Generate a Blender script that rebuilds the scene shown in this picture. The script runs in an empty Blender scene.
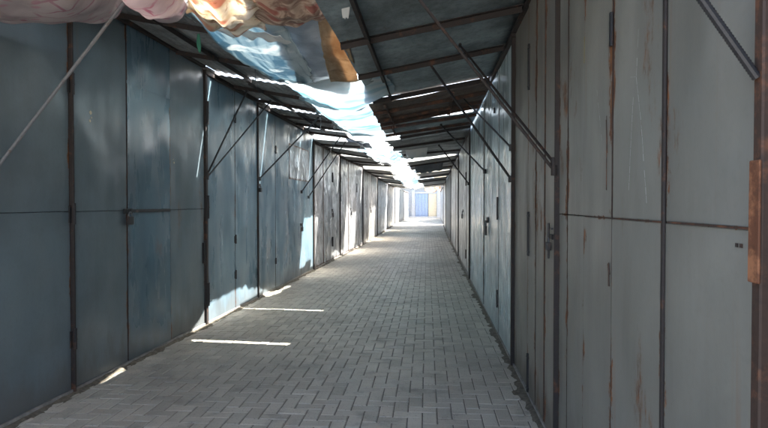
import bpy, bmesh, math, random
from mathutils import Vector, noise, Matrix
random.seed(7)
S = bpy.context.scene
COL = S.collection

# ------------------------------------------------------------------ camera
F_PX, YAW, PITCH = 560.0, math.atan(43/560.0), math.atan(10/560.0)
cam = bpy.data.cameras.new('camera'); camo = bpy.data.objects.new('camera', cam); COL.objects.link(camo)
cam.sensor_width = 36.0; cam.lens = 36.0*F_PX/768.0
cam.clip_start = 0.05; cam.clip_end = 2000
camo.location = (0, 0, 1.5)
camo.rotation_euler = (math.pi/2-PITCH, 0, YAW)
S.camera = camo

# ------------------------------------------------------------------ light
SUN_TRAVEL = Vector((-0.72, -0.38, -1.0)).normalized()
to_sun = -SUN_TRAVEL
w = bpy.data.worlds.new('World'); S.world = w; w.use_nodes = True
nt = w.node_tree; bg = nt.nodes['Background']
sky = nt.nodes.new('ShaderNodeTexSky'); sky.sky_type = 'NISHITA'; sky.sun_disc = False
sky.sun_elevation = math.asin(to_sun.z); sky.sun_rotation = math.atan2(to_sun.x, to_sun.y)
sky.air_density = 1.0; sky.dust_density = 6.0; sky.ozone_density = 0.6
nt.links.new(sky.outputs[0], bg.inputs[0]); bg.inputs[1].default_value = 0.15
sl = bpy.data.lights.new('sun', 'SUN'); sl.energy = 4.2; sl.angle = math.radians(0.5); sl.color = (1, .95, .87)
so = bpy.data.objects.new('sun', sl); COL.objects.link(so)
so.rotation_euler = SUN_TRAVEL.to_track_quat('-Z', 'Y').to_euler(); so.location = (5, 5, 12)
vs = S.view_settings
S.display_settings.display_device = 'sRGB'
vs.view_transform = 'Standard'; vs.look = 'None'; vs.gamma = 1; vs.use_curve_mapping = False
vs.exposure = 3.0
S.render.engine = 'CYCLES'
S.cycles.use_denoising = True
S.cycles.max_bounces = 10; S.cycles.diffuse_bounces = 6; S.cycles.glossy_bounces = 4
S.cycles.transmission_bounces = 6
S.cycles.sample_clamp_indirect = 6.0

# ------------------------------------------------------------------ node helpers
class N:
    def __init__(s, name):
        s.m = bpy.data.materials.new(name); s.m.use_nodes = True
        s.t = s.m.node_tree; s.b = s.t.nodes['Principled BSDF']; s.out = s.t.nodes['Material Output']
    def new(s, ty, **kw):
        n = s.t.nodes.new(ty)
        for k, v in kw.items(): setattr(n, k, v)
        return n
    def put(s, sock, v):
        if hasattr(v, 'is_linked') or isinstance(v, bpy.types.NodeSocket): s.t.links.new(v, sock)
        elif isinstance(v, (tuple, list)) and len(v) == 3 and sock.type == 'RGBA': sock.default_value = (*v, 1)
        else: sock.default_value = v
    def math(s, op, a, b=0.0, c=None, clamp=False):
        n = s.new('ShaderNodeMath', operation=op); n.use_clamp = clamp
        s.put(n.inputs[0], a); s.put(n.inputs[1], b)
        if c is not None: s.put(n.inputs[2], c)
        return n.outputs[0]
    def pos(s, scale=(1, 1, 1), loc=(0, 0, 0), src='pos'):
        if src == 'pos': g = s.new('ShaderNodeNewGeometry').outputs['Position']
        elif src == 'uv': g = s.new('ShaderNodeUVMap', uv_map='uv').outputs[0]
        else: g = s.new('ShaderNodeTexCoord').outputs['Object']
        mp = s.new('ShaderNodeMapping'); s.t.links.new(g, mp.inputs[0])
        mp.inputs['Scale'].default_value = scale; mp.inputs['Location'].default_value = loc
        return mp.outputs[0]
    def noise(s, vec, scale=5, detail=4, rough=.55, dist=0):
        n = s.new('ShaderNodeTexNoise'); s.put(n.inputs['Vector'], vec)
        n.inputs['Scale'].default_value = scale; n.inputs['Detail'].default_value = detail
        n.inputs['Roughness'].default_value = rough; n.inputs['Distortion'].default_value = dist
        return n.outputs[0]
    def vor(s, vec, scale=5, feature='F1', out=0, rnd=1):
        n = s.new('ShaderNodeTexVoronoi', feature=feature); s.put(n.inputs['Vector'], vec)
        n.inputs['Scale'].default_value = scale; n.inputs['Randomness'].default_value = rnd
        return n.outputs[out]
    def ss(s, v, lo, hi, a=0, b=1):
        n = s.new('ShaderNodeMapRange', interpolation_type='SMOOTHSTEP')
        s.put(n.inputs[0], v); n.inputs[1].default_value = lo; n.inputs[2].default_value = hi
        n.inputs[3].default_value = a; n.inputs[4].default_value = b
        return n.outputs[0]
    def mix(s, f, a, b, mode='MIX'):
        n = s.new('ShaderNodeMix', data_type='RGBA', blend_type=mode)
        s.put(n.inputs[0], f); s.put(n.inputs[6], a); s.put(n.inputs[7], b)
        return n.outputs[2]
    def bump(s, h, strength=.3, dist=.01, prev=None):
        n = s.new('ShaderNodeBump'); n.inputs['Strength'].default_value = strength; n.inputs['Distance'].default_value = dist
        s.put(n.inputs['Height'], h)
        if prev is not None: s.put(n.inputs['Normal'], prev)
        return n.outputs[0]
    def edge(s):
        """distance (m) from the nearest vertical and horizontal edge of a panel"""
        a = s.new('ShaderNodeUVMap', uv_map='uv').outputs[0]; b = s.new('ShaderNodeUVMap', uv_map='half').outputs[0]
        A = s.new('ShaderNodeSeparateXYZ'); B = s.new('ShaderNodeSeparateXYZ')
        s.t.links.new(a, A.inputs[0]); s.t.links.new(b, B.inputs[0])
        ex = s.math('SUBTRACT', B.outputs[0], s.math('ABSOLUTE', A.outputs[0]))
        ey = s.math('SUBTRACT', B.outputs[1], s.math('ABSOLUTE', A.outputs[1]))
        return ex, ey

RUST = (.10, .042, .02); RUST2 = (.23, .095, .035)

def painted(name, base, var=.25, rust=.4, rough=.38, seed=0, warp=.5, spec=.5, streak=.3, chips=.5, grime=.5):
    n = N(name)
    P = n.pos(loc=(seed*3.1, seed*7.7, seed))
    big = n.noise(P, 1.1, 4, .6)
    V = n.pos(scale=(4, 4, .8), loc=(seed, 0, 0)); st = n.noise(V, 1.3, 6, .6)
    fine = n.noise(P, 38, 5, .7)
    dk = tuple(c*(1-var) for c in base); lt = tuple(min(1, c*(1+var*.8)) for c in base)
    c = n.mix(n.ss(big, .3, .7), dk, lt)
    c = n.mix(n.math('MULTIPLY', n.ss(st, .42, .75), streak*.6), c, tuple(x*.6 for x in base))
    c = n.mix(n.math('MULTIPLY', n.ss(n.noise(V, 2.3, 6, .7), .56, .8), streak*.6), c, tuple(min(1, x*1.35+.02) for x in base))
    c = n.mix(n.math('MULTIPLY', n.ss(fine, .45, .75), .18), c, tuple(x*.6 for x in base))
    # grime climbing from the ground
    g = n.new('ShaderNodeSeparateXYZ'); n.t.links.new(n.new('ShaderNodeNewGeometry').outputs['Position'], g.inputs[0])
    gz = n.math('ADD', g.outputs[2], n.math('MULTIPLY', n.noise(n.pos(scale=(5, 5, 1.5)), 1.7, 5), -.55))
    gm = n.math('MULTIPLY', n.ss(gz, -.22, .12, 1, 0), grime)
    c = n.mix(gm, c, (.095, .08, .065))
    # rust creeping in from the panel edges, freckles and runs
    ex, ey = n.edge()
    ed = n.math('MINIMUM', ex, n.math('ADD', n.math('MULTIPLY', ey, 2.5), .022))
    rn = n.noise(n.pos(scale=(1, 1, .35), loc=(seed, seed, 0)), 7, 8, .72)
    rm = n.ss(n.math('SUBTRACT', n.math('MULTIPLY', n.ss(rn, .42, .70), .075*rust+.006), ed), .0, .012)
    spots = n.ss(n.math('MULTIPLY', n.noise(n.pos(scale=(1, 1, .3), loc=(0, seed*5, 0)), 2.6, 9, .78), n.ss(n.noise(P, .9, 2), .4, .66)), .585-.07*rust, .675-.07*rust)
    rm = n.math('MAXIMUM', rm, n.math('MULTIPLY', spots, min(1, rust*1.3)), clamp=True)
    run = n.math('MULTIPLY', n.ss(n.noise(n.pos(scale=(14, 14, .45), loc=(seed*2, 0, 0)), 1.5, 5), .60, .78), n.ss(ex, .0, .22, .6*rust, .12*rust))
    c = n.mix(run, c, RUST2)
    rc = n.mix(n.ss(n.noise(P, 22, 5), .35, .65), RUST, RUST2)
    c = n.mix(rm, c, rc)
    c = n.mix(n.ss(n.math('SUBTRACT', n.math('MULTIPLY', rn, .012*rust+.006), ed), .0, .005), c, (.035, .02, .015))
    n.put(n.b.inputs['Base Color'], c)
    r = n.math('ADD', n.math('MULTIPLY', n.ss(st, .3, .8), .16), rough)
    r = n.math('ADD', r, n.math('MULTIPLY', n.math('MAXIMUM', rm, gm), .35), clamp=True)
    n.put(n.b.inputs['Roughness'], r)
    n.b.inputs['Specular IOR Level'].default_value = spec
    w1 = n.noise(n.pos(scale=(1.3, 1.3, .85), loc=(seed*4, 0, 0)), 1.5, 1.2, .4, .2)
    b = n.bump(w1, warp, .20)
    b = n.bump(n.math('ADD', fine, n.math('MULTIPLY', rm, -1.5)), .25, .0015, b)
    n.put(n.b.inputs['Normal'], b)
    return n.m

def galvanised(name, base=(.36, .38, .39), seed=0, rust=.3):
    n = N(name); P = n.pos(loc=(seed, seed*3, 0))
    big = n.noise(n.pos(scale=(1.8, 1.8, 1.1), loc=(seed, 0, seed)), 1.5, 6, .6, .9)
    st = n.noise(n.pos(scale=(3, 3, 1.2), loc=(seed, 0, 0)), 1.4, 5, .6, .5)
    c = n.mix(n.ss(big, .38, .62), tuple(x*.55 for x in base), tuple(min(1, x*1.45) for x in base))
    c = n.mix(n.math('MULTIPLY', n.ss(st, .45, .7), .4), c, tuple(x*.55 for x in base))
    c = n.mix(n.math('MULTIPLY', n.ss(n.noise(P, 14, 6, .75), .5, .66), .3), c, (.16, .155, .15))
    c = n.mix(n.math('MULTIPLY', n.ss(n.noise(n.pos(scale=(4, 4, .8), loc=(0, seed, 0)), 2.5, 8, .75), .62, .7), rust*.7), c, RUST2)
    ex, ey = n.edge()
    rm = n.ss(n.math('SUBTRACT', n.math('MULTIPLY', n.noise(P, 8, 7, .7), .1), n.math('MINIMUM', ex, ey)), .01, .04)
    c = n.mix(rm, c, RUST)
    n.put(n.b.inputs['Base Color'], c)
    n.b.inputs['Metallic'].default_value = .65
    n.put(n.b.inputs['Roughness'], n.ss(st, .2, .8, .22, .48))
    n.put(n.b.inputs['Normal'], n.bump(n.noise(n.pos(scale=(1.6, 1.6, 1.0), loc=(seed, 0, 0)), 2.2, 2, .5, .8), .6, .14))
    return n.m

def rusty(name, a=(.028, .022, .02), b=(.10, .045, .025), amt=.25, rough=.7):
    n = N(name); P = n.pos()
    m = n.noise(P, 9, 7, .7)
    c = n.mix(n.ss(m, .62-amt*.3, .72-amt*.2), a, b)
    c = n.mix(n.math('MULTIPLY', n.ss(n.noise(P, 45, 4), .5, .7), .5), c, tuple(x*.5 for x in a))
    n.put(n.b.inputs['Base Color'], c); n.b.inputs['Roughness'].default_value = rough
    n.put(n.b.inputs['Normal'], n.bump(m, .5, .004))
    return n.m

def flat_rough(name, col, rough=.8, var=.2, scale=8):
    n = N(name); m = n.noise(n.pos(), scale, 5, .65)
    c = n.mix(n.ss(m, .3, .7), tuple(x*(1-var) for x in col), tuple(min(1, x*(1+var)) for x in col))
    n.put(n.b.inputs['Base Color'], c); n.b.inputs['Roughness'].default_value = rough
    n.put(n.b.inputs['Normal'], n.bump(m, .3, .003))
    return n.m

def awning_metal(name, col, rust=.3, seed=0):
    n = N(name); P = n.pos(loc=(seed*3, seed, 0))
    m = n.noise(P, 1.7, 6, .65); f = n.noise(P, 16, 6, .7)
    c = n.mix(n.ss(m, .35, .68), tuple(x*.55 for x in col), tuple(x*1.4 for x in col))
    c = n.mix(n.math('MULTIPLY', n.ss(f, .5, .7), .45), c, tuple(x*.45 for x in col))
    c = n.mix(n.math('MULTIPLY', n.ss(n.noise(P, 5, 8, .75), .62-rust*.12, .68), min(1, rust*1.5)), c, RUST)
    n.put(n.b.inputs['Base Color'], c); n.put(n.b.inputs['Roughness'], n.ss(f, .2, .8, .4, .75))
    n.put(n.b.inputs['Normal'], n.bump(m, .5, .05))
    return n.m

def cloth_mat(name, colf, trans=.5, rough=.75, bumpsc=5, alpha=None):
    n = N(name)
    c = colf(n)
    n.put(n.b.inputs['Base Color'], c); n.b.inputs['Roughness'].default_value = rough
    w1 = n.noise(n.pos(scale=(1, 1, 1), src='uv'), bumpsc, 5, .6, 1.2)
    weave = n.noise(n.pos(), 300, 1)
    cr = n.vor(n.pos(src='uv', scale=(1, 1, 1)), 3, 'DISTANCE_TO_EDGE'); b = n.bump(n.ss(cr, 0, .2), .12, .008); b = n.bump(w1, .45, .02, b); b = n.bump(weave, .15, .001, b)
    n.put(n.b.inputs['Normal'], b)
    tr = n.new('ShaderNodeBsdfTranslucent'); n.put(tr.inputs[0], c); n.put(tr.inputs[1], b)
    mx = n.new('ShaderNodeMixShader'); mx.inputs[0].default_value = trans
    n.t.links.new(n.b.outputs[0], mx.inputs[1]); n.t.links.new(tr.outputs[0], mx.inputs[2])
    n.t.links.new(mx.outputs[0], n.out.inputs[0])
    return n.m

# ------------------------------------------------------------------ materials
M = {}
M['blue_dark'] = painted('blue_grey_paint', (.125, .165, .188), .22, .35, .29, 1, .32, .55, .35)
M['blue_door'] = painted('blue_door_paint', (.095, .16, .205), .22, .3, .22, 2, .42, .6, .3)
M['blue'] = painted('faded_blue_paint', (.13, .20, .25), .18, .3, .25, 3, .40, .55, .16)
M['galv'] = galvanised('weathered_galvanised', (.50, .52, .54), 1)
M['galv2'] = galvanised('stained_galvanised', (.48, .475, .46), 5, .5)
M['galv3'] = galvanised('blue_galvanised', (.42, .46, .50), 9)
M['drab'] = painted('drab_grey_paint', (.235, .225, .195), .16, .8, .42, 4, .35, .45, .35, .5, .6)
M['drab2'] = painted('grey_green_paint', (.215, .215, .19), .14, .72, .36, 6, .35, .45, .28, .5, .4)
M['teal'] = painted('pale_teal_paint', (.56, .68, .71), .12, .2, .20, 7, .35, .8, .3, .4, .35)
M['spot'] = galvanised('spotted_grey_sheet', (.50, .52, .52), 12, .35)
M['grey'] = painted('plain_grey_paint', (.22, .24, .25), .2, .4, .45, 8)
M['post'] = rusty('dark_rusty_steel')
M['post2'] = rusty('brown_rusty_steel', (.045, .026, .018), (.13, .055, .028), .5)
M['orange'] = rusty('orange_rust', (.12, .045, .02), (.30, .13, .06), .6, .8)
M['iron'] = rusty('black_iron', (.018, .018, .02), (.06, .035, .025), .25, .5)
M['strutgrey'] = rusty('grey_steel_tube', (.14, .15, .16), (.10, .07, .05), .2, .5)
M['shell'] = flat_rough('dark_sheet', (.05, .055, .06))
M['roofm'] = flat_rough('roof_sheet', (.22, .22, .22))
M['white'] = flat_rough('white_paint', (.50, .51, .51), .6, .12)
M['bluegate'] = flat_rough('blue_gate_paint', (.30, .38, .52), .5, .12)
M['yellow'] = flat_rough('cream_yellow_paint', (.66, .57, .40), .6, .1)
M['brownaw'] = flat_rough('brown_canvas', (.30, .19, .11), .8, .3)
M['tealaw'] = awning_metal('teal_grey_sheet', (.18, .225, .24), .25, 1)
M['darkaw'] = awning_metal('dark_corrugated', (.23, .24, .245), .45, 2)
M['rustaw'] = awning_metal('rusty_sheet', (.12, .095, .08), .9, 3)
M['greyaw'] = awning_metal('grey_sheet', (.38, .40, .415), .3, 4)
M['concrete'] = flat_rough('old_concrete', (.26, .25, .235), .9, .25, 14)
M['cream_mark'] = flat_rough('cream_paint_mark', (.62, .55, .40), .7, .1)
M['yellow_mark'] = flat_rough('ochre_paint_mark', (.36, .30, .12), .7, .2)

def pav():
    n = N('concrete_paver'); g = n.new('ShaderNodeNewGeometry')
    r = g.outputs['Random Per Island']; P = n.pos()
    c = n.mix(r, (.42, .39, .325), (.56, .525, .445))
    c = n.mix(n.math('MULTIPLY', n.ss(n.noise(P, .55, 6, .65), .42, .66), .42), c, (.20, .18, .15))
    c = n.mix(n.math('MULTIPLY', n.ss(n.noise(P, 3.5, 6, .7), .5, .72), .45), c, (.10, .095, .085))
    c = n.mix(n.math('MULTIPLY', n.ss(n.noise(P, 120, 3), .4, .7), .35), c, (.34, .33, .31))
    c = n.mix(n.math('MULTIPLY', n.ss(n.noise(P, 60, 2), .62, .7), .5), c, (.07, .065, .06))
    # dirt washed against the two rows of kiosks
    s = n.new('ShaderNodeSeparateXYZ'); n.t.links.new(g.outputs['Position'], s.inputs[0])
    wob = n.math('MULTIPLY', n.noise(P, 4, 5), .35)
    n.put(n.b.inputs['Base Color'], c)
    n.put(n.b.inputs['Roughness'], n.ss(n.noise(P, 5, 4), .3, .7, .50, .72))
    n.b.inputs['Specular IOR Level'].default_value = .6
    n.put(n.b.inputs['Normal'], n.bump(n.noise(P, 150, 4, .7), .5, .0015))
    return n.m
M['paver'] = pav()
M['sand'] = flat_rough('joint_sand', (.19, .175, .15), .95, .3, 30)
M['dirt'] = flat_rough('dirt', (.12, .105, .08), .95, .45, 25)

def c_pink(n):
    U = n.pos(src='uv')
    br = n.new('ShaderNodeTexBrick'); n.put(br.inputs['Vector'], n.mix(.10, n.pos(src='uv', loc=(.05, .1, 0)), n.new('ShaderNodeTexNoise').outputs[1]))
    br.inputs['Scale'].default_value = 3.0; br.inputs['Mortar Size'].default_value = .035; br.inputs['Mortar Smooth'].default_value = .4
    br.inputs['Brick Width'].default_value = .9; br.inputs['Row Height'].default_value = .5
    c = n.mix(n.ss(n.noise(U, 3, 3), .35, .65), (.42, .36, .37), (.54, .48, .48))
    c = n.mix(n.math('MULTIPLY', n.math('MULTIPLY', br.outputs['Fac'], n.ss(n.noise(U, 2.2, 3), .42, .58)), .8), c, (.36, .14, .20))
    return n.mix(n.math('MULTIPLY', n.ss(n.vor(U, 9), .16, .26, 1, 0), .5), c, (.50, .20, .27))
def c_cream(n):
    U = n.pos(src='uv')
    c = n.mix(n.ss(n.noise(U, 4, 4), .35, .65), (.66, .58, .45), (.80, .76, .68))
    c = n.mix(n.ss(n.vor(n.pos(src='uv', loc=(.3, .2, 0)), 4.5), .25, .42, .7, 0), c, (.58, .27, .19))
    return n.mix(n.math('MULTIPLY', n.ss(n.noise(U, 5.5, 5, .6, 1.5), .54, .62), .7), c, (.36, .20, .09))
def c_red(n):
    U = n.pos(src='uv')
    c = n.mix(n.ss(n.noise(U, 4, 5, .6, 2), .42, .56), (.26, .17, .13), (.48, .38, .30))
    c = n.mix(n.ss(n.vor(U, 5.0), .28, .42, .75, 0), c, (.28, .075, .06))
    return n.mix(n.math('MULTIPLY', n.ss(n.vor(n.pos(src='uv', loc=(.7, .3, 0)), 7), .1, .2, 1, 0), .6), c, (.40, .32, .26))
def c_bluewhite(n):
    U = n.pos(src='uv')
    st = n.noise(n.pos(src='uv', scale=(6, .6, 1)), 1.3, 4, .6, .8)
    c = n.mix(n.ss(st, .44, .56), (.19, .32, .40), (.46, .56, .60))
    return n.mix(n.ss(n.noise(U, 3, 5, .6, 1), .55, .66), c, (.72, .76, .76))
def c_whitecyan(n):
    U = n.pos(src='uv')
    st = n.noise(n.pos(src='uv', scale=(.5, 4, 1)), 1.6, 3, .5, .5)
    c = n.mix(n.ss(st, .42, .70), (.64, .70, .72), (.30, .50, .58))
    return n.mix(n.math('MULTIPLY', n.ss(n.noise(U, 2, 5), .5, .7), .35), c, (.36, .47, .52))
def c_greytarp(n):
    U = n.pos(src='uv')
    c = n.mix(n.ss(n.noise(U, 2.2, 5), .35, .65), (.12, .145, .17), (.20, .23, .26))
    return n.mix(n.math('MULTIPLY', n.ss(n.noise(U, 13, 5, .7), .55, .7), .4), c, (.085, .09, .10))
def c_card(n):
    U = n.pos(src='uv')
    c = n.mix(n.ss(n.noise(n.pos(src='uv', scale=(4, .8, 1)), 2.4, 5), .35, .65), (.34, .22, .12), (.52, .40, .27))
    return n.mix(n.math('MULTIPLY', n.ss(n.noise(U, 5, 6, .7), .52, .68), .6), c, (.13, .07, .035))
def c_white(n):
    U = n.pos(src='uv')
    return n.mix(n.ss(n.noise(U, 2.5, 5), .4, .7), (.82, .83, .82), (.55, .62, .66))
M['pink'] = cloth_mat('pink_print_cloth', c_pink, .3)
M['cream'] = cloth_mat('cream_floral_cloth', c_cream, .4)
M['redcloth'] = cloth_mat('red_brown_print_cloth', c_red, .12)
M['bluewhite'] = cloth_mat('blue_white_tarp', c_bluewhite, .30, .45, 4)
M['whitecyan'] = cloth_mat('white_cyan_tarp', c_whitecyan, .46, .45, 4)
M['greytarp'] = cloth_mat('grey_tarp', c_greytarp, .3, .5, 3)
M['card'] = cloth_mat('brown_board', c_card, .3, .8, 3)
M['whitetarp'] = cloth_mat('white_tarp', c_white, .42, .5, 5)
M['greencloth'] = cloth_mat('green_ribbon', lambda n: n.mix(.5, (.05, .25, .16), (.08, .3, .2)), .2)

# ------------------------------------------------------------------ mesh helpers
def finish(name, bm, mat, root=None, smooth=False, mats=None):
    """bm holds world coordinates; root is an Empty whose location becomes the origin"""
    me = bpy.data.meshes.new(name)
    base = None
    p = root
    off = Vector((0, 0, 0))
    while p is not None: off += p.location; p = p.parent
    for v in bm.verts: v.co -= off
    bm.normal_update()
    bm.to_mesh(me); bm.free()
    o = bpy.data.objects.new(name, me)
    for m in (mats or [mat]): me.materials.append(m)
    COL.objects.link(o)
    if root is not None: o.parent = root
    if smooth:
        for f in me.polygons: f.use_smooth = True
    return o

def BM():
    bm = bmesh.new(); bm.loops.layers.uv.new('uv'); bm.loops.layers.uv.new('half'); return bm

class Frame:
    """local frame of one kiosk: u along the lane, w out into the lane, z up"""
    def __init__(s, side, x0, y0, x1, y1):
        s.side, s.x0, s.y0, s.L = side, x0, y0, y1-y0
        s.k = (x1-x0)/(y1-y0)
    def P(s, u, w, z): return Vector((s.x0+s.k*u+s.side*w, s.y0+u, z))

def box(bm, fr, u0, u1, w0, w1, z0, z1, jit=0):
    uv, hf = bm.loops.layers.uv['uv'], bm.loops.layers.uv['half']
    if u0 > u1: u0, u1 = u1, u0
    if w0 > w1: w0, w1 = w1, w0
    c = [(u0, w0), (u1, w0), (u1, w1), (u0, w1)]
    J = lambda: random.uniform(-jit, jit)
    loc = [(u, w_+J(), z) for z in (z0, z1) for u, w_ in c]
    vs_ = [bm.verts.new(fr.P(*l)) for l in loc]
    um, zm = (u0+u1)/2, (z0+z1)/2; h = ((u1-u0)/2, (z1-z0)/2)
    for q in ((0, 3, 2, 1), (4, 5, 6, 7), (0, 1, 5, 4), (1, 2, 6, 5), (2, 3, 7, 6), (3, 0, 4, 7)):
        f = bm.faces.new([vs_[i] for i in (q if fr.side > 0 else q[::-1])])
        for lp, i in zip(f.loops, (q if fr.side > 0 else q[::-1])):
            lp[uv].uv = (loc[i][0]-um, loc[i][2]-zm); lp[hf].uv = h
    return vs_

def bevel(bm, r=.004, seg=1):
    bmesh.ops.bevel(bm, geom=list(bm.edges), offset=r, segments=seg, affect='EDGES', profile=.7)

def rod(bm, a, b, r, n=8, r2=None):
    a, b = Vector(a), Vector(b); d = (b-a).normalized()
    x = d.orthogonal().normalized(); y = d.cross(x); r2 = r if r2 is None else r2
    A = [bm.verts.new(a+(x*math.cos(t)+y*math.sin(t))*r) for t in [2*math.pi*i/n for i in range(n)]]
    B = [bm.verts.new(b+(x*math.cos(t)+y*math.sin(t))*r2) for t in [2*math.pi*i/n for i in range(n)]]
    for i in range(n): bm.faces.new((A[i], A[(i+1) % n], B[(i+1) % n], B[i]))
    bm.faces.new(A[::-1]); bm.faces.new(B)

def bar(bm, a, b, wd, ht):
    a, b = Vector(a), Vector(b); d = (b-a).normalized()
    y = d.cross(Vector((0, 0, 1))).normalized(); z = y.cross(d)
    q = [(-1, -1), (1, -1), (1, 1), (-1, 1)]
    A = [bm.verts.new(a+y*i*wd/2+z*j*ht/2) for i, j in q]; B = [bm.verts.new(b+y*i*wd/2+z*j*ht/2) for i, j in q]
    for i in range(4): bm.faces.new((A[i], B[i], B[(i+1) % 4], A[(i+1) % 4]))
    bm.faces.new(A); bm.faces.new(B[::-1])

def angle_bar(bm, a, b, s=.04, t=.005):
    """L profile steel angle: one leg flat, one upright"""
    a, b = Vector(a), Vector(b)
    bar(bm, a, b, s, t)
    d = (b-a).normalized(); y = d.cross(Vector((0, 0, 1))).normalized()
    bar(bm, a+y*(s/2-t/2)+Vector((0, 0, -s/2-t/2-.001)), b+y*(s/2-t/2)+Vector((0, 0, -s/2-t/2-.001)), t, s)

def tag(o, label=None, cat=None, group=None, kind=None):
    if label: o['label'] = label
    if cat: o['category'] = cat
    if group: o['group'] = group
    if kind: o['kind'] = kind
    return o

def empty(name, loc, parent=None):
    o = bpy.data.objects.new(name, None); o.location = loc; o.empty_display_size = .2
    COL.objects.link(o)
    if parent: o.parent = parent
    return o

def interp(poly, n):
    """resample polyline (Catmull-Rom) at n points"""
    p = [Vector(q) for q in poly]
    if len(p) == 2: return [p[0].lerp(p[1], i/(n-1)) for i in range(n)]
    out = []
    for i in range(n):
        t = i/(n-1)*(len(p)-1); k = min(int(t), len(p)-2); t -= k
        a, b, c, d = p[max(k-1, 0)], p[k], p[k+1], p[min(k+2, len(p)-1)]
        out.append(.5*((2*b)+(-a+c)*t+(2*a-5*b+4*c-d)*t*t+(-a+3*b-3*c+d)*t**3))
    return out

def cloth(name, rows, mat, wr=.03, fold=.03, ffreq=7, nu=48, nv=36, seed=0, ragged=.02, thick=.004, root=None, hem=.0, size=None, fdir=0):
    """loft a sheet through rows (each a polyline across), wrinkled and with a slightly ragged edge"""
    R = [interp(r, nu) for r in rows]
    G = [interp([R[j][i] for j in range(len(R))], nv) for i in range(nu)]   # G[i][j]
    wu = (R[0][0]-R[0][-1]).length; wv = (R[0][nu//2]-R[-1][nu//2]).length
    su, sv = size or (wu, wv)
    bm = BM(); uv = bm.loops.layers.uv['uv']; V = {}; C = {}
    for i in range(nu):
        for j in range(nv):
            p = G[i][j].copy(); s, t = i/(nu-1), j/(nv-1)
            q = Vector((s*su*1.7+seed*9.1, t*sv*1.7, seed))
            nz = noise.noise(q)*wr + noise.noise(q*2.7)*wr*.5 + abs(noise.noise(q*1.6+Vector((3, 1, 9))))*wr
            ph = noise.noise(q*.8)*3
            fd = t if fdir else s
            nz += .6*(abs(noise.noise(q*3.1+Vector((1, 4, 2))))+.5*abs(noise.noise(q*6.3+Vector((8, 4, 2)))))*wr*.9
            nz += math.sin(fd*ffreq*2*math.pi+ph)*fold*(.35+.65*abs(noise.noise(q*.9+Vector((7, 7, 7)))*1.6))
            p.z += nz
            e = min(s, 1-s, t, 1-t)
            if e == 0 and ragged: p += Vector((noise.noise(q*5)*ragged, noise.noise(q*5+Vector((5, 5, 5)))*ragged, -abs(noise.noise(q*4))*ragged))
            p.z -= hem*max(0, 1-e/.06)
            V[i, j] = bm.verts.new(p); C[i, j] = (s*su, t*sv)
    for i in range(nu-1):
        for j in range(nv-1):
            ks = [(i, j), (i+1, j), (i+1, j+1), (i, j+1)]
            f = bm.faces.new([V[k] for k in ks]); f.smooth = True
            for lp, k in zip(f.loops, ks): lp[uv].uv = C[k]
    o = finish(name, bm, mat, root, True)
    md = o.modifiers.new('thickness', 'SOLIDIFY'); md.thickness = thick; md.offset = 0
    return o

# ------------------------------------------------------------------ ground
bm = BM()
vs_ = [bm.verts.new(p) for p in ((-300, -300, -.012), (300, -300, -.012), (300, 300, -.012), (-300, 300, -.012))]
bm.faces.new(vs_)
tag(finish('ground', bm, M['concrete']), kind='structure')

def paving():
    bm = BM(); u = .104; g = .0028; r = .004; H = .006
    x0, x1, y0, y1 = -3.15, 1.5, -1.5, 61
    nx, ny = int((x1-x0)/u), int((y1-y0)/u)
    for j in range(ny):
        for i in range(nx):
            k = (i-j) % 4
            if k == 0: a, b = 2, 1
            elif k == 3: a, b = 1, 2
            else: continue
            X, Y = x0+i*u, y0+j*u
            far = Y > 14
            h = max(-.002, random.gauss(0, .0011)+.002*noise.noise(Vector((X*1.3, Y*1.3, 0)))); tx, ty = random.gauss(0, .006), random.gauss(0, .006)
            xa, xb, ya, yb = X+g, X+a*u-g, Y+g, Y+b*u-g
            cx, cy = (xa+xb)/2, (ya+yb)/2
            zz = lambda x, y, d=0: h+(x-cx)*tx+(y-cy)*ty-d+.0006*math.sin(x*3+y)
            rr = r*random.uniform(.7, 1.5)
            T = [bm.verts.new((x, y, zz(x, y))) for x, y in ((xa+rr, ya+rr), (xb-rr, ya+rr), (xb-rr, yb-rr), (xa+rr, yb-rr))]
            B = [bm.verts.new((x, y, -H)) for x, y in ((xa, ya), (xb, ya), (xb, yb), (xa, yb))]
            bm.faces.new(T)
            for q in range(4): bm.faces.new((B[q], B[(q+1) % 4], T[(q+1) % 4], T[q]))
    o = finish('paving', bm, M['paver']); tag(o, kind='structure')
    bm = BM(); v = [bm.verts.new(p) for p in ((x0, y0, -H+.001), (x1, y0, -H+.001), (x1, y1, -H+.001), (x0, y1, -H+.001))]; bm.faces.new(v)
    tag(finish('paving_joints', bm, M['sand']), kind='structure')
paving()

def dirt_strip(side, pts):
    bm = BM(); prev = None
    n = 700
    for i in range(n):
        y = pts[0][1]+(pts[-1][1]-pts[0][1])*i/(n-1)
        for a, b in zip(pts, pts[1:]):
            if a[1] <= y <= b[1]+1e-6: x = a[0]+(b[0]-a[0])*(y-a[1])/(b[1]-a[1])
        wd = .06+.13*max(0, noise.noise(Vector((y*1.9, side, 0)))) + .06*noise.noise(Vector((y*9, side, 3)))
        hh = .010+.022*abs(noise.noise(Vector((y*7, side*4, 1))))
        q = [bm.verts.new((x-side*.06, y, hh+.008)), bm.verts.new((x+side*wd*.45, y, hh)), bm.verts.new((x+side*wd, y, -.004))]
        if prev:
            for k in range(2): bm.faces.new((prev[k], prev[k+1], q[k+1], q[k]))
        prev = q
    return finish('dirt', bm, M['dirt'], None, True)

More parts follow.
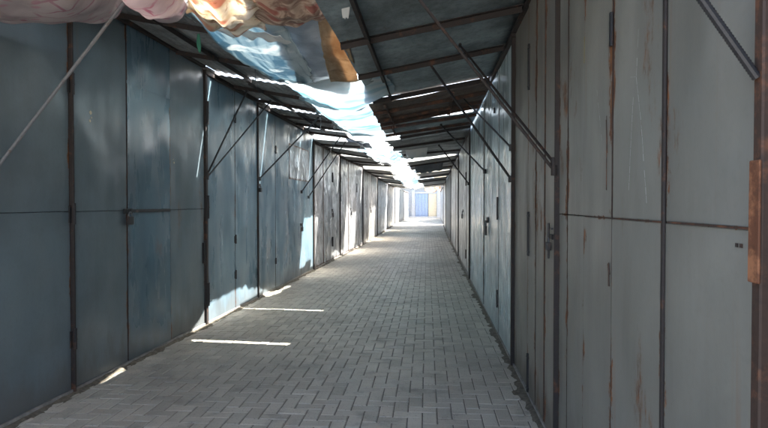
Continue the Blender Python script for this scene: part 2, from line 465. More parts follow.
# ------------------------------------------------------------------ kiosk builder
def kiosk(side, x0, y0, x1, y1, H, mat, label, seams=(), doors=(), posts=('a',), depth=2.2, postm='post', seam_z=None,
          doormat=None, sill=.035, group=None, post_w=.05, beam=.06, name='market_kiosk'):
    fr = Frame(side, x0, y0, x1, y1); L = fr.L
    root = empty(name, (x0, y0, 0)); tag(root, label, 'kiosk', group)
    bm = BM()   # closed shell: sides, back, backing behind the front sheets
    box(bm, fr, .006, L-.006, -depth, -.045, .0, H-.03)
    finish('shell', bm, M['shell'], root)
    bm = BM()
    box(bm, fr, .002, L-.002, -depth-.1, .05, H, H+.035); bevel(bm, .006)
    finish('roof', bm, M['roofm'], root)
    # front sheets between the seams
    us = [0]+[s-y0 for s in seams]+[L]
    pw = post_w
    for i in range(len(us)-1):
        a, b = us[i], us[i+1]
        a2 = a+(pw if i == 0 and 'a' in posts else .004); b2 = b-(.004 if i < len(us)-2 else .002)
        isd = i in doors
        zs = [sill, H-beam] if not seam_z else [sill, seam_z, H-beam]
        bm = BM()
        for k in range(len(zs)-1):
            z0_, z1_ = zs[k]+(.002 if k else 0), zs[k+1]-(.002 if k < len(zs)-2 else 0)
            box(bm, fr, a2, b2, -.02, (.006 if isd else 0)+random.uniform(-.002, .002), z0_, z1_)
        bevel(bm, .0025)
        m_ = M[doormat] if (isd and doormat) else M[mat]
        finish('door_leaf' if isd else 'wall_panel', bm, m_, root)
    if 'a' in posts:
        bm = BM(); box(bm, fr, .004, pw-.004, -.05, .028, 0, H-beam); bevel(bm, .004)
        finish('post', bm, M[postm], root)
    bm = BM(); box(bm, fr, .003, L-.003, -.045, .035, H-beam+.003, H-.003); bevel(bm, .004)
    finish('eave_beam', bm, M[postm], root)
    bm = BM(); box(bm, fr, .003, L-.003, -.04, .012, .0, sill-.003, .0)
    finish('sill', bm, M['concrete'], root)
    return root, fr

def hinge(root, fr, u, z, l=.22, r=.014, w_=.02, mat='iron'):
    bm = BM(); rod(bm, fr.P(u, w_, z-l/2), fr.P(u, w_, z+l/2), r, 10)
    rod(bm, fr.P(u, w_, z-.004), fr.P(u, w_, z+.004), r*1.25, 10)
    rod(bm, fr.P(u, w_, z+l/2-.006), fr.P(u, w_, z+l/2+.006), r*1.1, 10)
    box(bm, fr, u-.032, u+.032, .001, .012, z-l*.42, z+l*.42)
    finish('hinge', bm, M[mat], root)

def padlock(root, fr, u, z, s=1.0, mat='iron', w_=.012):
    e = empty('lock', tuple(fr.P(u, 0, z)-root.location), root)
    bm = BM(); box(bm, fr, u-.05*s, u+.05*s, w_-.006, w_+.006, z+.0*s, z+.035*s); bevel(bm, .003)
    finish('hasp', bm, M[mat], e)
    bm = BM(); box(bm, fr, u-.03*s, u+.03*s, w_+.006, w_+.034, z-.075*s, z-.02*s); bevel(bm, .006, 2)
    finish('lock_body', bm, M[mat], e)
    bm = BM()
    pts = [fr.P(u+.02*s*math.cos(t), w_+.02, z-.02*s+.032*s*math.sin(t)) for t in [math.pi*i/8 for i in range(9)]]
    for a, b in zip(pts, pts[1:]): rod(bm, a, b, .0045*s, 6)
    finish('shackle', bm, M['strutgrey'], e, True)

def slot(root, fr, u, z0, z1, wd=.028, mat='iron', name='door_bolt'):
    bm = BM(); box(bm, fr, u-wd/2, u+wd/2, .004, .022, z0, z1); bevel(bm, .003)
    for z in (z0+.03, z1-.03): rod(bm, fr.P(u-wd*.9, .012, z), fr.P(u+wd*.9, .012, z), .011, 8)
    finish(name, bm, M[mat], root)

def strut(root, a, b, r=.009, mat='iron', flat=False):
    bm = BM()
    rod(bm, a, b, r, 8)
    rod(bm, Vector(a)+Vector((0, 0, -.03)), Vector(a)+Vector((0, 0, .03)), r*2.0, 8)
    rod(bm, Vector(b)+Vector((0, -.02, 0)), Vector(b)+Vector((0, .02, 0)), r*1.7, 8)
    return finish('support_strut', bm, M[mat], root)

def awning(root, fr, u0, u1, reach, H, drop, mat, corr='none', bars=(), lbars=(), barm='post', tilt=0.0, lip=True, w0=.03, bend=0, bs=.04, dz=0, ragged=0, t=.003):
    """hinged sheet awning from the eave beam out over the lane; underside carries a steel angle frame"""
    nu = max(6, int((u1-u0)*(8 if corr != 'u' else 60))); nw = 14 if corr != 'w' else max(20, int(reach*90))
    sd = random.random()*50
    def Z(u, w_):
        s = (w_-w0)/(reach-w0)
        return H-drop*s+tilt*(u-u0)/(u1-u0)*s + bend*math.sin(math.pi*s) + noise.noise(Vector((u*1.1+sd, w_*1.6, 0)))*.018
    bm = BM(); top = {}
    uv = bm.loops.layers.uv['uv']; hf = bm.loops.layers.uv['half']
    for i in range(nu+1):
        for j in range(nw+1):
            u = u0+(u1-u0)*i/nu; w_ = w0+(reach-w0)*j/nw
            wj = w_
            if ragged and j == nw: wj += noise.noise(Vector((u*3+sd, 0, 5)))*ragged + (.5*ragged if noise.noise(Vector((math.floor(u/.55), sd, 0))) > 0 else 0)
            z = Z(u, w_)
            if corr == 'w': z += .006*math.cos(2*math.pi*(w_-w0)/.10)
            if corr == 'u': z += .010*math.cos(2*math.pi*(u-u0)/.09)
            top[i, j] = bm.verts.new(fr.P(u, wj, z+dz))
    for i in range(nu):
        for j in range(nw):
            f = bm.faces.new((top[i, j], top[i+1, j], top[i+1, j+1], top[i, j+1])); f.smooth = True
    a = finish('awning', bm, M[mat], root, True)
    md = a.modifiers.new('thickness', 'SOLIDIFY'); md.thickness = t; md.offset = 0
    e = a
    def sub(name, bm2):
        o = finish(name, bm2, M[barm], root); o.parent = a; return o
    for u in bars:
        bm2 = BM(); angle_bar(bm2, fr.P(u, w0+.02, Z(u, w0+.02)-.022+dz), fr.P(u, reach-.01, Z(u, reach-.01)-.022+dz), bs); sub('frame_bar', bm2)
    for w_ in lbars:
        bm2 = BM(); angle_bar(bm2, fr.P(u0+.01, w_, Z(u0+.01, w_)-.030-bs*.0+dz), fr.P(u1-.01, w_, Z(u1-.01, w_)-.030+dz), bs); sub('frame_bar', bm2)
    return a, Z

# ================================================================== LEFT ROW
def xl(y):
    pts = [(-1, -2.93), (4.2, -2.8), (12.5, -2.57), (20.5, -2.36), (41, -2.36), (42, -2.34), (59, -1.95)]
    for (a, p), (b, q) in zip(pts, pts[1:]):
        if y <= b: return p+(q-p)*(y-a)/(b-a)
    return pts[-1][1]
def LK(y0, y1, H, mat, label, **k): return kiosk(1, xl(y0), y0, xl(y1), y1, H, mat, label, group='metal kiosks along the left side', **k)

# kiosk 1: left edge of the picture
r, f = LK(-.6, 4.2, 3.25, 'blue_dark', 'dark blue-grey kiosk at the left edge, before the tall rusty seam', seams=(1.6,), seam_z=1.44)
awning(r, f, .02, 4.90, 1.02, 3.245, .17, 'darkaw', 'w', bars=(.8, 2.4, 3.6), lbars=(.55,), barm='post', ragged=.03)
o = strut(r, f.P(4.02, .02, 1.70), f.P(4.14, .86, 2.84), .011, 'strutgrey')
o = strut(r, f.P(1.1, .02, 1.78), f.P(1.1, .86, 2.84), .011, 'strutgrey')

# kiosk 2
r, f = LK(4.2, 6.69, 3.22, 'blue_dark', 'dark blue kiosk with a double door, crossbar and padlock', seams=(5.0, 5.83), doors=(1,), doormat='blue_door', seam_z=1.44, post_w=.028)
for z in (.43, 1.42, 2.44): hinge(r, f, .014, z, .16, .010, .03)
padlock(r, f, .80, 1.41, 1.35)
bm = BM(); box(bm, f, .83, 1.60, .008, .022, 1.42, 1.45); bevel(bm, .003); finish('crossbar', bm, M['iron'], r)
bm = BM(); box(bm, f, .79, 1.635, .0075, .012, 2.62, 2.645); finish('door_trim', bm, M['blue_door'], r)
for (u, z, a, b) in ((.27, 2.26, .018, .012), (.262, 2.19, .012, .016), (.28, 2.22, .008, .02), (1.72, 1.95, .012, .02), (1.70, 1.985, .006, .01)):
    bm = BM(); rod(bm, f.P(u, .001, z), f.P(u, .0035, z), a, 7); finish('paint_mark', bm, M['cream_mark'], r)
awning(r, f, .004, 2.74, 1.0, 3.19, .19, 'darkaw', 'w', bars=(.5, 1.7), lbars=(.5,), barm='post', ragged=.04)
for u in (2.30,):
    hinge(r, f, u+.16, .9, .3, .012, .02)

# kiosk 3
r, f = LK(6.69, 8.66, 3.15, 'blue', 'faded blue kiosk with two thin struts fixed high on its dark post', seams=(7.72,), doors=(1,), post_w=.065)
for z in (.38, 1.46, 2.62): hinge(r, f, .033, z, .28, .019, .034)
for z in (.5, 1.0, 2.7): hinge(r, f, 7.72-6.69, z, .12, .009, .014)
awning(r, f, .265, 2.535, .97, 3.16, .17, 'darkaw', 'w', bars=(.9, 1.9), lbars=(.45,), barm='post', ragged=.05)
strut(r, f.P(.03, .03, 1.86), f.P(.75, .28, 3.03), .012)
strut(r, f.P(.03, .03, 1.83), f.P(1.25, .45, 2.98), .010)

# kiosk 4
r, f = LK(8.66, 12.49, 3.1, 'blue', 'long faded blue kiosk with one strut and a pale grey upper panel', seams=(9.62, 10.44, 11.42), doors=(0, 1), post_w=.03)
hinge(r, f, .96, .5, .1, .012, .014); slot(r, f, .98, 2.38, 2.52, .045)
bm = BM(); box(bm, f, 1.86, 3.42, .002, .006, 1.98, 2.66); finish('patch_plate', bm, M['galv3'], r)
padlock(r, f, .03, 1.78, 1.2, w_=.03); padlock(r, f, 2.75, 1.05, 1.5)
awning(r, f, .59, 2.84, .97, 3.12, .14, 'darkaw', 'w', bars=(1.2, 2.2), lbars=(.5,), ragged=.05)
awning(r, f, 2.87, 3.80, .98, 3.09, .14, 'greyaw', 'u', bars=(3.3,), ragged=.05)
strut(r, f.P(.04, .03, 1.90), f.P(.55, .86, 2.93), .013)
strut(r, f.P(3.3, .03, 1.65), f.P(3.5, .8, 2.85), .012)
strut(r, f.P(2.7, .03, 1.75), f.P(2.9, .8, 2.9), .012)

# kiosk 5..  silver, weathered
r, f = LK(12.49, 15.83, 2.95, 'galv', 'mottled silver kiosk behind the long faded blue one', seams=(13.6, 14.7), doors=(1,), post_w=.09)
hinge(r, f, 2.2, .5, .25, .02, .02); hinge(r, f, 2.2, 2.2, .25, .02, .02); padlock(r, f, 2.2, 1.3, 2)
awning(r, f, -.03, 1.55, 1.0, 2.93, .08, 'greyaw', 'u', bars=(.6,), ragged=.1, dz=.02)
awning(r, f, 1.52, 3.3, .95, 2.93, .14, 'darkaw', 'u', bars=(2.4,), ragged=.1)
r, f = LK(15.83, 20.46, 2.90, 'galv', 'mottled silver kiosk with a dark bolt, farther from the camera than its twin', seams=(17.3, 18.9), doors=(1,), post_w=.05)
padlock(r, f, 1.9, 1.3, 2); slot(r, f, 3.2, 1.9, 2.2, .05)
awning(r, f, .0, 2.48, .95, 2.87, .1, 'darkaw', 'u', bars=(1.2,), ragged=.12)
awning(r, f, 2.5, 4.5, 1.1, 2.87, .04, 'greyaw', 'u', bars=(3.4,), ragged=.12, dz=.03)
r, f = LK(20.46, 26.5, 2.82, 'galv2', 'stained beige-grey kiosk halfway down the left row', seams=(22.0, 23.4, 25.0), doors=(1, 2), post_w=.12)
padlock(r, f, 2.9, 1.3, 2.2)
awning(r, f, .02, 2.8, 1.0, 2.79, .1, 'darkaw', 'u', bars=(1.4,), ragged=.12)
awning(r, f, 2.83, 6.0, .9, 2.79, .14, 'greyaw', 'u', bars=(4.4,), ragged=.12)
r, f = LK(26.5, 33.5, 2.78, 'galv3', 'blue-grey kiosk beyond the stained beige one', seams=(28.5, 30.5, 32), doors=(1, 2), post_w=.14)
awning(r, f, .1, 6.6, 1.0, 2.75, .12, 'greyaw', 'u', bars=(3.4,), ragged=.12)
r, f = LK(33.5, 40.6, 2.75, 'galv2', 'last kiosk on the left before the sunny crossing', seams=(35.5, 37.5), doors=(1,), post_w=.1)
awning(r, f, .1, 6.6, .9, 2.72, .1, 'greyaw', 'u', bars=(3.4,), ragged=.12)
r, f = LK(41.9, 51.0, 2.75, 'grey', 'dark grey kiosk just past the crossing, its corner post whitened for a sunlit gap', seams=(46.5, 48.7), doors=(1,), post_w=.25, postm='white')  # post coloured white to stand in for a bright sunlit gap
r, f = LK(51.0, 58.6, 2.7, 'galv3', 'farthest kiosk on the left, next to the end wall', seams=(53.5, 55.7), doors=(1,), post_w=.25)

# ================================================================== RIGHT ROW
def RK(x0, y0, x1, y1, H, mat, label, **k): return kiosk(-1, x0, y0, x1, y1, H, mat, label, group='metal kiosks along the right side', **k)
r, f = RK(.76, -1.2, .775, 1.312, 3.12, 'drab', 'kiosk at the right edge, mostly out of the picture', posts=())
r, f = RK(.775, 1.312, .785, 3.40, 3.11, 'drab2', 'nearest grey-green kiosk with a rusty centre strip and scratched panels', seams=(1.90, 2.42, 2.86, 3.20), doors=(1, 2),
          seam_z=1.44, post_w=.045, postm='post2')
bm = BM(); box(bm, f, .002, .046, .028, .034, 1.32, 1.60, .001); bevel(bm, .002); finish('bracket', bm, M['orange'], r)
bm = BM(); box(bm, f, .578, .598, .001, .010, .04, 3.04); bevel(bm, .002); finish('cover_strip', bm, M['post'], r)
bm = BM(); box(bm, f, .09, .56, .0025, .006, 1.438, 1.444); box(bm, f, .59, 1.5, .009, .0115, 1.438, 1.443); finish('weld_seam', bm, M['post2'], r)
bm = BM()                                           # ribbed reinforcing bar used as a strut
a, b = Vector(f.P(.022, .03, 1.785)), Vector(f.P(.10, .46, 2.50)); rod(bm, a, b, .0095, 10)
for i in range(110):
    c = a.lerp(b, (i+.5)/110); d = (b-a).normalized(); rod(bm, c-d*.0016, c+d*.0016, .0106, 10)
finish('support_strut', bm, M['iron'], r)
bm = BM()                                           # chalky scratches
def scratch(pts, wd=.004):
    for p, q in zip(pts, pts[1:]):
        u0, z0 = p; u1, z1 = q; n_ = max(3, int(math.hypot(u1-u0, z1-z0)/.03))
        for i in range(n_):
            if random.random() < .22: continue
            s, t_ = i/n_, (i+.9)/n_
            A = (u0+(u1-u0)*s+random.uniform(-.0015, .0015), z0+(z1-z0)*s); B = (u0+(u1-u0)*t_+random.uniform(-.0015, .0015), z0+(z1-z0)*t_)
            wv = wd*random.uniform(.4, 1)
            q4 = [bm.verts.new(f.P(A[0]-wv, .0092, A[1])), bm.verts.new(f.P(A[0]+wv, .0092, A[1])), bm.verts.new(f.P(B[0]+wv, .0092, B[1])), bm.verts.new(f.P(B[0]-wv, .0092, B[1]))]
            bm.faces.new(q4)
scratch([(.81, 2.14), (.83, 1.97), (.78, 1.80), (.72, 1.50)], .0022); scratch([(.83, 1.97), (.93, 1.99)], .002)
scratch([(.86, 1.9), (.90, 1.55)], .0016); scratch([(1.32, 2.02), (1.22, 1.72)], .0015)
finish('scratch', bm, M['white'], r)
for (u, z, a, b) in ((1.17, 1.72, .008, .16), (1.13, 1.20, .014, .05)):
    bm = BM(); rod(bm, f.P(u, .0095, z-b), f.P(u+.004, .0095, z+b), a*.25, 6, a*.18); rod(bm, f.P(u-.003, .009, z), f.P(u+.01, .009, z+b*.9), a*.3, 6)
    finish('rust_run', bm, M['post2'], r)
bm = BM(); box(bm, f, 1.54, 1.556, .0025, .005, 2.20, 2.33); finish('paint_mark', bm, M['yellow_mark'], r)
for u in (.125, .145):
    bm = BM(); box(bm, f, u, u+.012, .0025, .004, 1.392, 1.402); finish('paint_mark', bm, M['iron'], r)
bm = BM(); box(bm, f, 1.10, 1.116, .0095, .02, 2.16, 2.30); finish('hinge', bm, M['iron'], r)
awning(r, f, .02, 2.10, 1.50, 3.08, .27, 'tealaw', bars=(.9, 1.75), lbars=(1.3,), barm='post', bs=.042)

r, f = RK(.785, 3.40, .80, 5.20, 3.11, 'drab', 'rust-stained grey kiosk with a latch beside its dark post', seams=(3.78, 4.12, 4.46), doors=(0, 1, 2), post_w=.024, postm='post')
for z0, z1 in ((2.38, 2.73), (1.10, 1.44), (.04, .34)): slot(r, f, 1.00, z0, z1, .03)
padlock(r, f, .16, 1.28, .9)
bm = BM(); rod(bm, f.P(.16, .03, 1.16), f.P(.16, .03, 1.38), .007, 8); rod(bm, f.P(.16, .02, 1.35), f.P(.05, .03, 1.35), .006, 8); finish('latch', bm, M['iron'], r)
bm = BM(); box(bm, f, .374, .388, .007, .014, .05, 3.04); finish('door_trim', bm, M['post2'], r)
strut(r, f.P(.01, .03, 1.70), f.P(.10, .86, 2.80), .0095, 'post')
strut(r, f.P(.03, .03, 1.75), f.P(1.81, .50, 2.96), .009, 'post')
aw, Z = awning(r, f, .06, 3.60, 1.50, 3.08, .27, 'tealaw', bars=(1.08, 2.17, 3.55), lbars=(1.27,), barm='post', bs=.045)

r, f = RK(.80, 5.20, .85, 11.1, 3.08, 'teal', 'pale teal kiosk with vertical ribs and a small black lock', seams=(6.4, 7.3, 8.6, 9.9), doors=(1, 2), post_w=.06)
padlock(r, f, 2.35, 1.25, 2.2, w_=.02); slot(r, f, 1.25, 1.32, 1.58, .04); slot(r, f, 1.25, .32, .52, .04)
for u in (2.9,): slot(r, f, u, .06, 2.95, .012, 'teal', 'door_trim')
bm = BM(); rod(bm, f.P(1.6, .004, 2.62), f.P(1.6, .02, 2.62), .035, 12); finish('bolt_head', bm, M['iron'], r)
strut(r, f.P(.04, .03, 1.73), f.P(.42, .78, 2.90), .012)
strut(r, f.P(.04, .03, 2.02), f.P(2.6, .35, 2.98), .010)
strut(r, f.P(2.6, .03, 1.95), f.P(4.5, .60, 2.86), .012)
awning(r, f, 1.85, 3.675, 1.55, 3.01, .27, 'rustaw', 'u', bars=(2.3, 2.9, 3.32), lbars=(.5, 1.35), barm='post2')
awning(r, f, 3.71, 4.75, 1.58, 2.97, .22, 'tealaw', bars=(3.8, 4.7), lbars=(1.4,), barm='post2')
awning(r, f, 4.72, 5.93, 1.35, 2.97, .20, 'greyaw', 'u', bars=(5.2,), barm='post', ragged=.08)

r, f = RK(.85, 11.1, .90, 16.0, 3.0, 'spot', 'spotted grey kiosk right after the pale teal one', seams=(12.3, 13.6, 14.8), doors=(1, 2), post_w=.08)
padlock(r, f, 2.5, 1.3, 2); slot(r, f, 1.3, 1.9, 2.2, .05); slot(r, f, 1.3, .3, .5, .05)
awning(r, f, .0, 2.15, 1.6, 2.95, .2, 'darkaw', 'u', bars=(1,), ragged=.1)
awning(r, f, 2.12, 4.93, 1.5, 2.93, .14, 'greyaw', 'u', bars=(3.3,), ragged=.12)
strut(r, f.P(.04, .03, 1.9), f.P(1.4, .6, 2.8), .014)
r, f = RK(.90, 16.0, .96, 22.5, 2.95, 'spot', 'spotted grey kiosk farther down, beside its look-alike', seams=(18, 20), doors=(1,), post_w=.1)
awning(r, f, .0, 3.25, 1.45, 2.88, .2, 'darkaw', 'u', bars=(1,), ragged=.12)
awning(r, f, 3.2, 6.52, 1.3, 2.9, .1, 'greyaw', 'u', bars=(4.3,), ragged=.12)
r, f = RK(.96, 22.5, 1.05, 31.0, 2.9, 'grey', 'plain grey kiosk midway along the right row', seams=(24.5, 26.5, 28.7), doors=(1, 2), post_w=.12)
awning(r, f, .0, 4.25, 1.3, 2.85, .15, 'greyaw', 'u', bars=(2,), ragged=.12)
awning(r, f, 4.2, 8.52, 1.4, 2.8, .15, 'darkaw', 'u', bars=(6,), ragged=.12)
r, f = RK(1.05, 31.0, 1.20, 40.6, 2.85, 'galv3', 'last kiosk on the right before the sunny crossing', seams=(34, 37), doors=(1,), post_w=.15)
awning(r, f, .05, 9.3, 1.3, 2.8, .12, 'greyaw', 'u', bars=(4,), ragged=.12)
r, f = RK(1.22, 41.9, 1.40, 58.6, 2.8, 'galv3', 'farthest kiosk on the right, past the crossing', seams=(48, 51, 54), doors=(1,), post_w=.2)

# ------------------------------------------------------------------ end of the lane
def endwall():
    root = empty('end_building', (0, 60, 0)); tag(root, 'sunlit end building with a blue gate and a cream door between white pillars', 'building')
    fr = Frame(1, -4, 60, -4, 61)
    def b(name, x0, x1, y0, y1, z0, z1, m, bv=.01):
        bm = BM(); fr2 = Frame(1, 0, y0, 0, y1); box(bm, fr2, 0, y1-y0, x0, x1, z0, z1); bevel(bm, bv); return finish(name, bm, M[m], root)
    b('wall', -5, 4, 60.3, 60.6, 0, 3.3, 'white')
    b('roof', -5.2, 4.2, 59.9, 62, 3.303, 3.4, 'roofm')
    b('pillar', -1.65, -1.27, 60.02, 60.298, 0, 3.0, 'white'); b('pillar', 1.05, 1.4, 60.02, 60.298, 0, 3.0, 'white')
    for i in range(4): b('gate_leaf', -1.25+i*.34, -1.25+i*.34+.33, 60.15, 60.2, .1, 2.6, 'bluegate')
    b('gate_lintel', -1.26, 1.04, 60.1, 60.298, 2.61, 2.8, 'white')
    b('door', .16, 1.03, 60.14, 60.2, .1, 2.6, 'yellow'); b('step', -2.2, 1.7, 59.2, 60.0, .003, .16, 'white')
endwall()
bm = BM(); cr = [(-.1, 56, 3.2), (1.2, 56, 3.15)]
o = cloth('hanging_canvas', [[(-.25, 55.2, 2.75), (.5, 55.2, 2.6), (1.35, 55.2, 2.8)], [(-.2, 56, 3.3), (.5, 56, 3.3), (1.35, 56, 3.35)]], M['brownaw'], .12, .08, 3, 24, 12, 3)
tag(o, 'brown canvas hanging above the far end, in front of the cream door', 'canvas')
bm.free()
o = cloth('dark_canopy', [[(-.6, 50, 3.25), (1.4, 50, 3.35)], [(-.4, 53.5, 3.45), (1.4, 53.5, 3.5)]], M['shell'], .08, .04, 3, 24, 12, 4)
tag(o, 'dark canopy sheet over the far end above the brown canvas', 'canopy')
o = cloth('tarp', [[(-2.2, 46, 3.35), (1.3, 46, 3.3)], [(-2.2, 52, 3.9), (1.3, 52, 3.9)]], M['whitecyan'], .12, .05, 3, 24, 12, 5)
tag(o, 'pale cyan tarp stretched across the lane at its far end', 'tarp', 'tarps over the lane')

# ================================================================== FABRIC OVERHEAD
o = cloth('cloth_canopy', [[(-2.78, 3.30, 2.64), (-2.55, 3.62, 2.73), (-2.30, 3.90, 2.83), (-2.02, 3.66, 2.87)],
                    [(-2.8, 2.9, 2.70), (-2.5, 3.0, 2.66), (-2.2, 3.1, 2.70), (-1.9, 3.0, 2.92)],
                    [(-2.8, 1.0, 3.1), (-2.4, 1.0, 2.95), (-2.0, 1.0, 2.9), (-1.5, 1.0, 3.0)]], M['pink'], .03, .012, 5, 50, 40, 1, .01, hem=.012)
tag(o, 'pink cloth with magenta printed squares sagging over the left wall', 'cloth', 'cloths hung overhead')
o = cloth('cloth_canopy', [[(-1.99, 3.66, 2.88), (-1.97, 3.93, 2.84), (-1.86, 4.02, 2.83), (-1.66, 3.80, 2.86)],
                    [(-1.97, 3.3, 2.9), (-1.9, 3.3, 2.78), (-1.8, 3.3, 2.78), (-1.6, 3.3, 2.92)],
                    [(-1.9, 2.4, 3.0), (-1.8, 2.4, 2.95), (-1.7, 2.4, 2.95), (-1.55, 2.4, 3.0)]], M['pink'], .03, .012, 2, 40, 40, 2, .01)
tag(o, 'small pink lobe of cloth beside the cream floral cloth', 'cloth', 'cloths hung overhead')
o = cloth('cloth_canopy', [[(-1.70, 3.85, 2.88), (-1.62, 4.18, 2.87), (-1.45, 4.28, 2.84), (-1.22, 4.22, 2.84)],
                    [(-1.62, 3.5, 2.9), (-1.5, 3.6, 2.80), (-1.35, 3.6, 2.80), (-1.14, 3.62, 2.86)],
                    [(-1.6, 1.2, 3.06), (-1.4, 1.2, 2.95), (-1.2, 1.2, 2.95), (-.8, 1.2, 3.03)]], M['cream'], .05, .035, 3, 50, 44, 3, .02, hem=.02)
tag(o, 'cream floral cloth with orange red flowers, above the blue and white tarp', 'cloth', 'cloths hung overhead')
o = cloth('cloth_canopy', [[(-1.25, 4.02, 2.87), (-1.08, 4.15, 2.84), (-.88, 4.08, 2.83), (-.72, 3.98, 2.84), (-.54, 3.68, 2.88)],
                    [(-1.2, 3.5, 2.88), (-1.0, 3.5, 2.78), (-.85, 3.5, 2.77), (-.7, 3.5, 2.80), (-.5, 3.4, 2.9)],
                    [(-1.1, 1.2, 3.0), (-.9, 1.2, 2.95), (-.75, 1.2, 2.95), (-.6, 1.2, 2.96), (-.35, 1.2, 3.0)]], M['redcloth'], .04, .02, 4, 60, 44, 4, .015, hem=.015)
tag(o, 'red-brown printed cloth bulging above the grey tarp', 'cloth', 'cloths hung overhead')
o = cloth('cloth_strip', [[(-1.62, 4.22, 2.85), (-1.15, 4.35, 2.83)], [(-1.55, 4.42, 2.84), (-1.10, 4.5, 2.82)]], M['whitetarp'], .02, .02, 3, 30, 14, 5, .02)
tag(o, 'white folded cloth edge below the cream floral cloth', 'cloth', 'cloths hung overhead')
o = cloth('tarp', [[(-1.9, 3.9, 3.02), (-1.6, 3.95, 2.92), (-1.15, 4.2, 2.95)], [(-2.0, 5.2, 3.05), (-1.75, 5.2, 2.88), (-1.18, 5.3, 2.90)], [(-1.95, 6.4, 3.04), (-1.7, 6.4, 2.93), (-1.30, 6.5, 2.90)]], M['bluewhite'], .03, .025, 2.0, 44, 50, 6, .03)
tag(o, 'blue and white tarp strip hanging between left awning and grey tarp', 'tarp', 'tarps over the lane')
o = cloth('tarp', [[(-1.30, 3.9, 2.93), (-.66, 3.9, 2.92)], [(-1.32, 5.2, 2.92), (-.78, 5.2, 2.90)], [(-1.52, 6.55, 2.92), (-.80, 6.5, 2.90)]], M['greytarp'], .03, .012, 2, 40, 40, 7, .02)
tag(o, 'flat slate grey tarp beside the brown board overhead', 'tarp', 'tarps over the lane')
o = cloth('hanging_board', [[(-.80, 4.05, 2.86), (-.62, 3.98, 2.85)], [(-.93, 5.0, 2.84), (-.66, 5.0, 2.80)], [(-1.06, 6.12, 2.83), (-.74, 6.06, 2.84)]], M['card'], .02, .01, 1, 24, 40, 8, .012, .008)
tag(o, 'brown cardboard strip hung along the grey tarp overhead', 'board')
o = cloth('tarp', [[(-1.85, 6.4, 3.01), (-1.45, 6.35, 2.90), (-.95, 6.1, 2.85), (-.42, 5.75, 2.83)], [(-1.85, 7.1, 3.02), (-1.48, 7.1, 2.88), (-1.0, 6.9, 2.68), (-.40, 6.7, 2.80)],
                   [(-1.80, 8.0, 2.99), (-1.36, 8.0, 2.89), (-1.05, 7.9, 2.80), (-.80, 7.7, 2.86)]], M['whitecyan'], .04, .02, 2, 50, 44, 9, .03)
tag(o, 'crumpled white tarp with cyan stripes next to the brown board end', 'tarp', 'tarps over the lane')
o = cloth('tarp', [[(-1.80, 7.6, 3.0), (-1.6, 7.6, 2.92), (-1.2, 7.6, 2.84), (-.80, 7.6, 2.90)], [(-1.8, 9.2, 2.99), (-1.55, 9.2, 2.88), (-1.25, 9.2, 2.78), (-.79, 9.2, 2.88)],
                   [(-1.8, 10.8, 2.98), (-1.55, 10.8, 2.9), (-1.3, 10.8, 2.82), (-.5, 10.6, 2.9)]], M['whitecyan'], .05, .025, 2, 40, 50, 10, .04)
tag(o, 'long white and cyan tarp sagging over the middle of the lane', 'tarp', 'tarps over the lane')
o = cloth('tarp', [[(-1.8, 10.6, 3.0), (-1.0, 10.6, 2.86), (-.45, 10.6, 2.92)], [(-1.8, 12.3, 2.96), (-1.05, 12.3, 2.80), (-.5, 12.3, 2.9)]], M['whitetarp'], .08, .05, 3, 40, 40, 11, .05)
tag(o, 'plain white tarp just beyond the long cyan striped one', 'tarp', 'tarps over the lane')
o = cloth('tarp', [[(-1.85, 12.1, 2.98), (-1.36, 12.1, 2.93)], [(-1.85, 13.9, 2.96), (-1.34, 13.9, 2.88)]], M['greytarp'], .04, .02, 2, 20, 30, 21, .04)  # added strip, narrows the roof gap so less sun reaches the left wall
tag(o, 'added narrow slate grey tarp blocking sun along the left awning before the silver kiosks', 'tarp', 'tarps over the lane')
o = cloth('rag', [[(-.5, 13.2, 2.85), (.0, 13.3, 2.9)], [(-.5, 13.2, 2.7), (.0, 13.3, 2.72)], [(-.45, 13.2, 2.56), (-.05, 13.3, 2.62)]], M['whitetarp'], .02, .03, 3, 20, 20, 22, .04)
tag(o, 'white rag hung from the right awning above the spotted kiosk', 'rag', 'rags hung from the right awnings')
o = cloth('rag', [[(-.4, 17.8, 2.8), (.5, 17.9, 2.86)], [(-.4, 17.8, 2.62), (.5, 17.9, 2.66)], [(-.35, 17.8, 2.46), (.45, 17.9, 2.56)]], M['greytarp'], .02, .03, 3, 20, 20, 23, .05)
tag(o, 'grey rag hung from the right awning, farther off than the white rag', 'rag', 'rags hung from the right awnings')
o = cloth('tarp', [[(-1.75, 13.7, 2.95), (-1.0, 13.7, 2.8), (-.45, 13.7, 2.9)], [(-1.75, 15.5, 2.9), (-1.05, 15.5, 2.66), (-.6, 15.5, 2.82)], [(-1.4, 17.5, 2.9), (-1, 17.5, 2.8), (-.5, 17.5, 2.9)]], M['whitecyan'], .10, .06, 3, 40, 40, 12, .06)
tag(o, 'farther crumpled white and blue tarp between silver and spotted kiosks', 'tarp', 'tarps over the lane')
o = cloth('tarp', [[(-1.4, 19.5, 2.9), (-.9, 19.5, 2.7), (-.35, 19.5, 2.85)], [(-1.3, 23.5, 2.85), (-.9, 23.5, 2.7), (-.4, 23.5, 2.8)]], M['whitetarp'], .10, .06, 3, 40, 40, 13, .06)
tag(o, 'small distant white tarp over the stained beige kiosk front', 'tarp', 'tarps over the lane')
o = cloth('tarp', [[(-1.5, 26, 2.75), (-.9, 26, 2.62), (-.3, 26, 2.72)], [(-1.5, 32, 2.72), (-.8, 32, 2.6), (-.3, 32, 2.72)]], M['whitecyan'], .10, .06, 3, 30, 40, 31, .06)  # added sheet, keeps direct sun off the far left walls
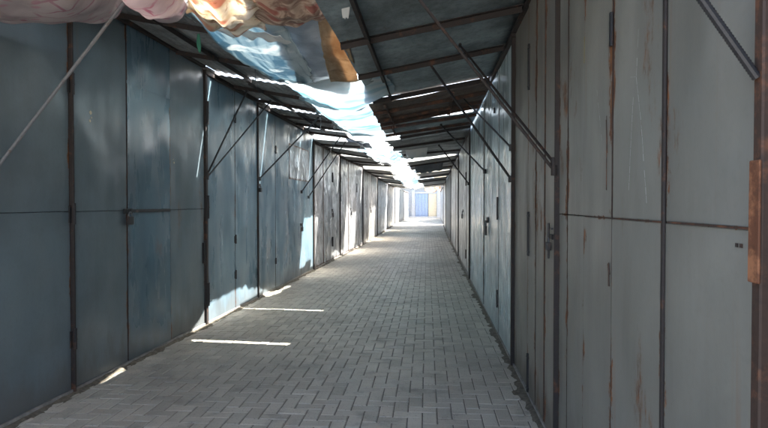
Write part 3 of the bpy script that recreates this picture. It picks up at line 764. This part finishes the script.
tag(o, 'distant white and cyan tarp added to shade the blue-grey kiosk front', 'tarp', 'tarps over the lane')
o = cloth('tarp', [[(-1.55, 33.5, 2.72), (-.8, 33.5, 2.58), (-.05, 33.5, 2.72)], [(-1.55, 39.5, 2.70), (-.8, 39.5, 2.6), (-.05, 39.5, 2.72)]], M['whitetarp'], .10, .06, 3, 30, 40, 32, .06)  # added sheet, shades the floor and left walls ahead of the crossing
tag(o, 'last white tarp, added to shade the lane just before the sunny crossing', 'tarp', 'tarps over the lane')
o = cloth('rag', [[(-.58, 3.80, 2.86), (-.52, 3.80, 2.86)], [(-.575, 3.80, 2.81), (-.525, 3.80, 2.80)], [(-.57, 3.80, 2.755), (-.535, 3.80, 2.76)]], M['whitetarp'], .006, .008, 2, 12, 20, 14, .01)
tag(o, 'short white rag dangling beside the red-brown printed cloth', 'rag')
o = cloth('ribbon', [[(-2.05, 4.9, 3.02), (-2.03, 4.9, 3.02)], [(-2.06, 4.9, 2.93), (-2.02, 4.9, 2.92)], [(-2.04, 4.9, 2.86), (-2.025, 4.9, 2.85)]], M['greencloth'], .004, .004, 2, 8, 14, 15, .004)
tag(o, 'thin green ribbon hanging under the left awning', 'ribbon')

for k, (x, y, z, l, lab) in enumerate([(-1.93, 6.2, 2.98, .14, 'short wire hook nearest the blue and white tarp'), (-1.78, 9.3, 2.95, .22, 'wire hook dangling near the strut of the long blue kiosk'),
                         (-1.72, 10.6, 2.93, .26, 'farther wire hook under the left awning')]):
    bm = BM(); pts = [Vector((x, y, z+.04)), Vector((x+.004, y, z-l*.5)), Vector((x-.004, y+.01, z-l)), Vector((x+.02, y+.01, z-l-.02)), Vector((x+.03, y+.01, z-l+.015))]
    for p, q in zip(pts, pts[1:]): rod(bm, p, q, .006, 6)
    tag(finish('wire_hook', bm, M['strutgrey'], None, True), lab, 'hook', 'wire hooks under the left awnings')
# ------------------------------------------------------------------ dirt along both rows
o = dirt_strip(1, [(xl(y), y) for y in (-.5, 4.2, 12.5, 20.5, 40.5)]); tag(o, 'brown dirt gathered along the foot of the left kiosks', 'dirt', kind='stuff')
o = dirt_strip(-1, [(.765, -1), (.785, 3.4), (.80, 5.2), (.85, 11.1), (.90, 16), (.96, 22.5), (1.05, 31), (1.2, 40.5)]); tag(o, 'brown dirt gathered along the foot of the right kiosks', 'dirt', kind='stuff')
bpy.context.view_layer.update()
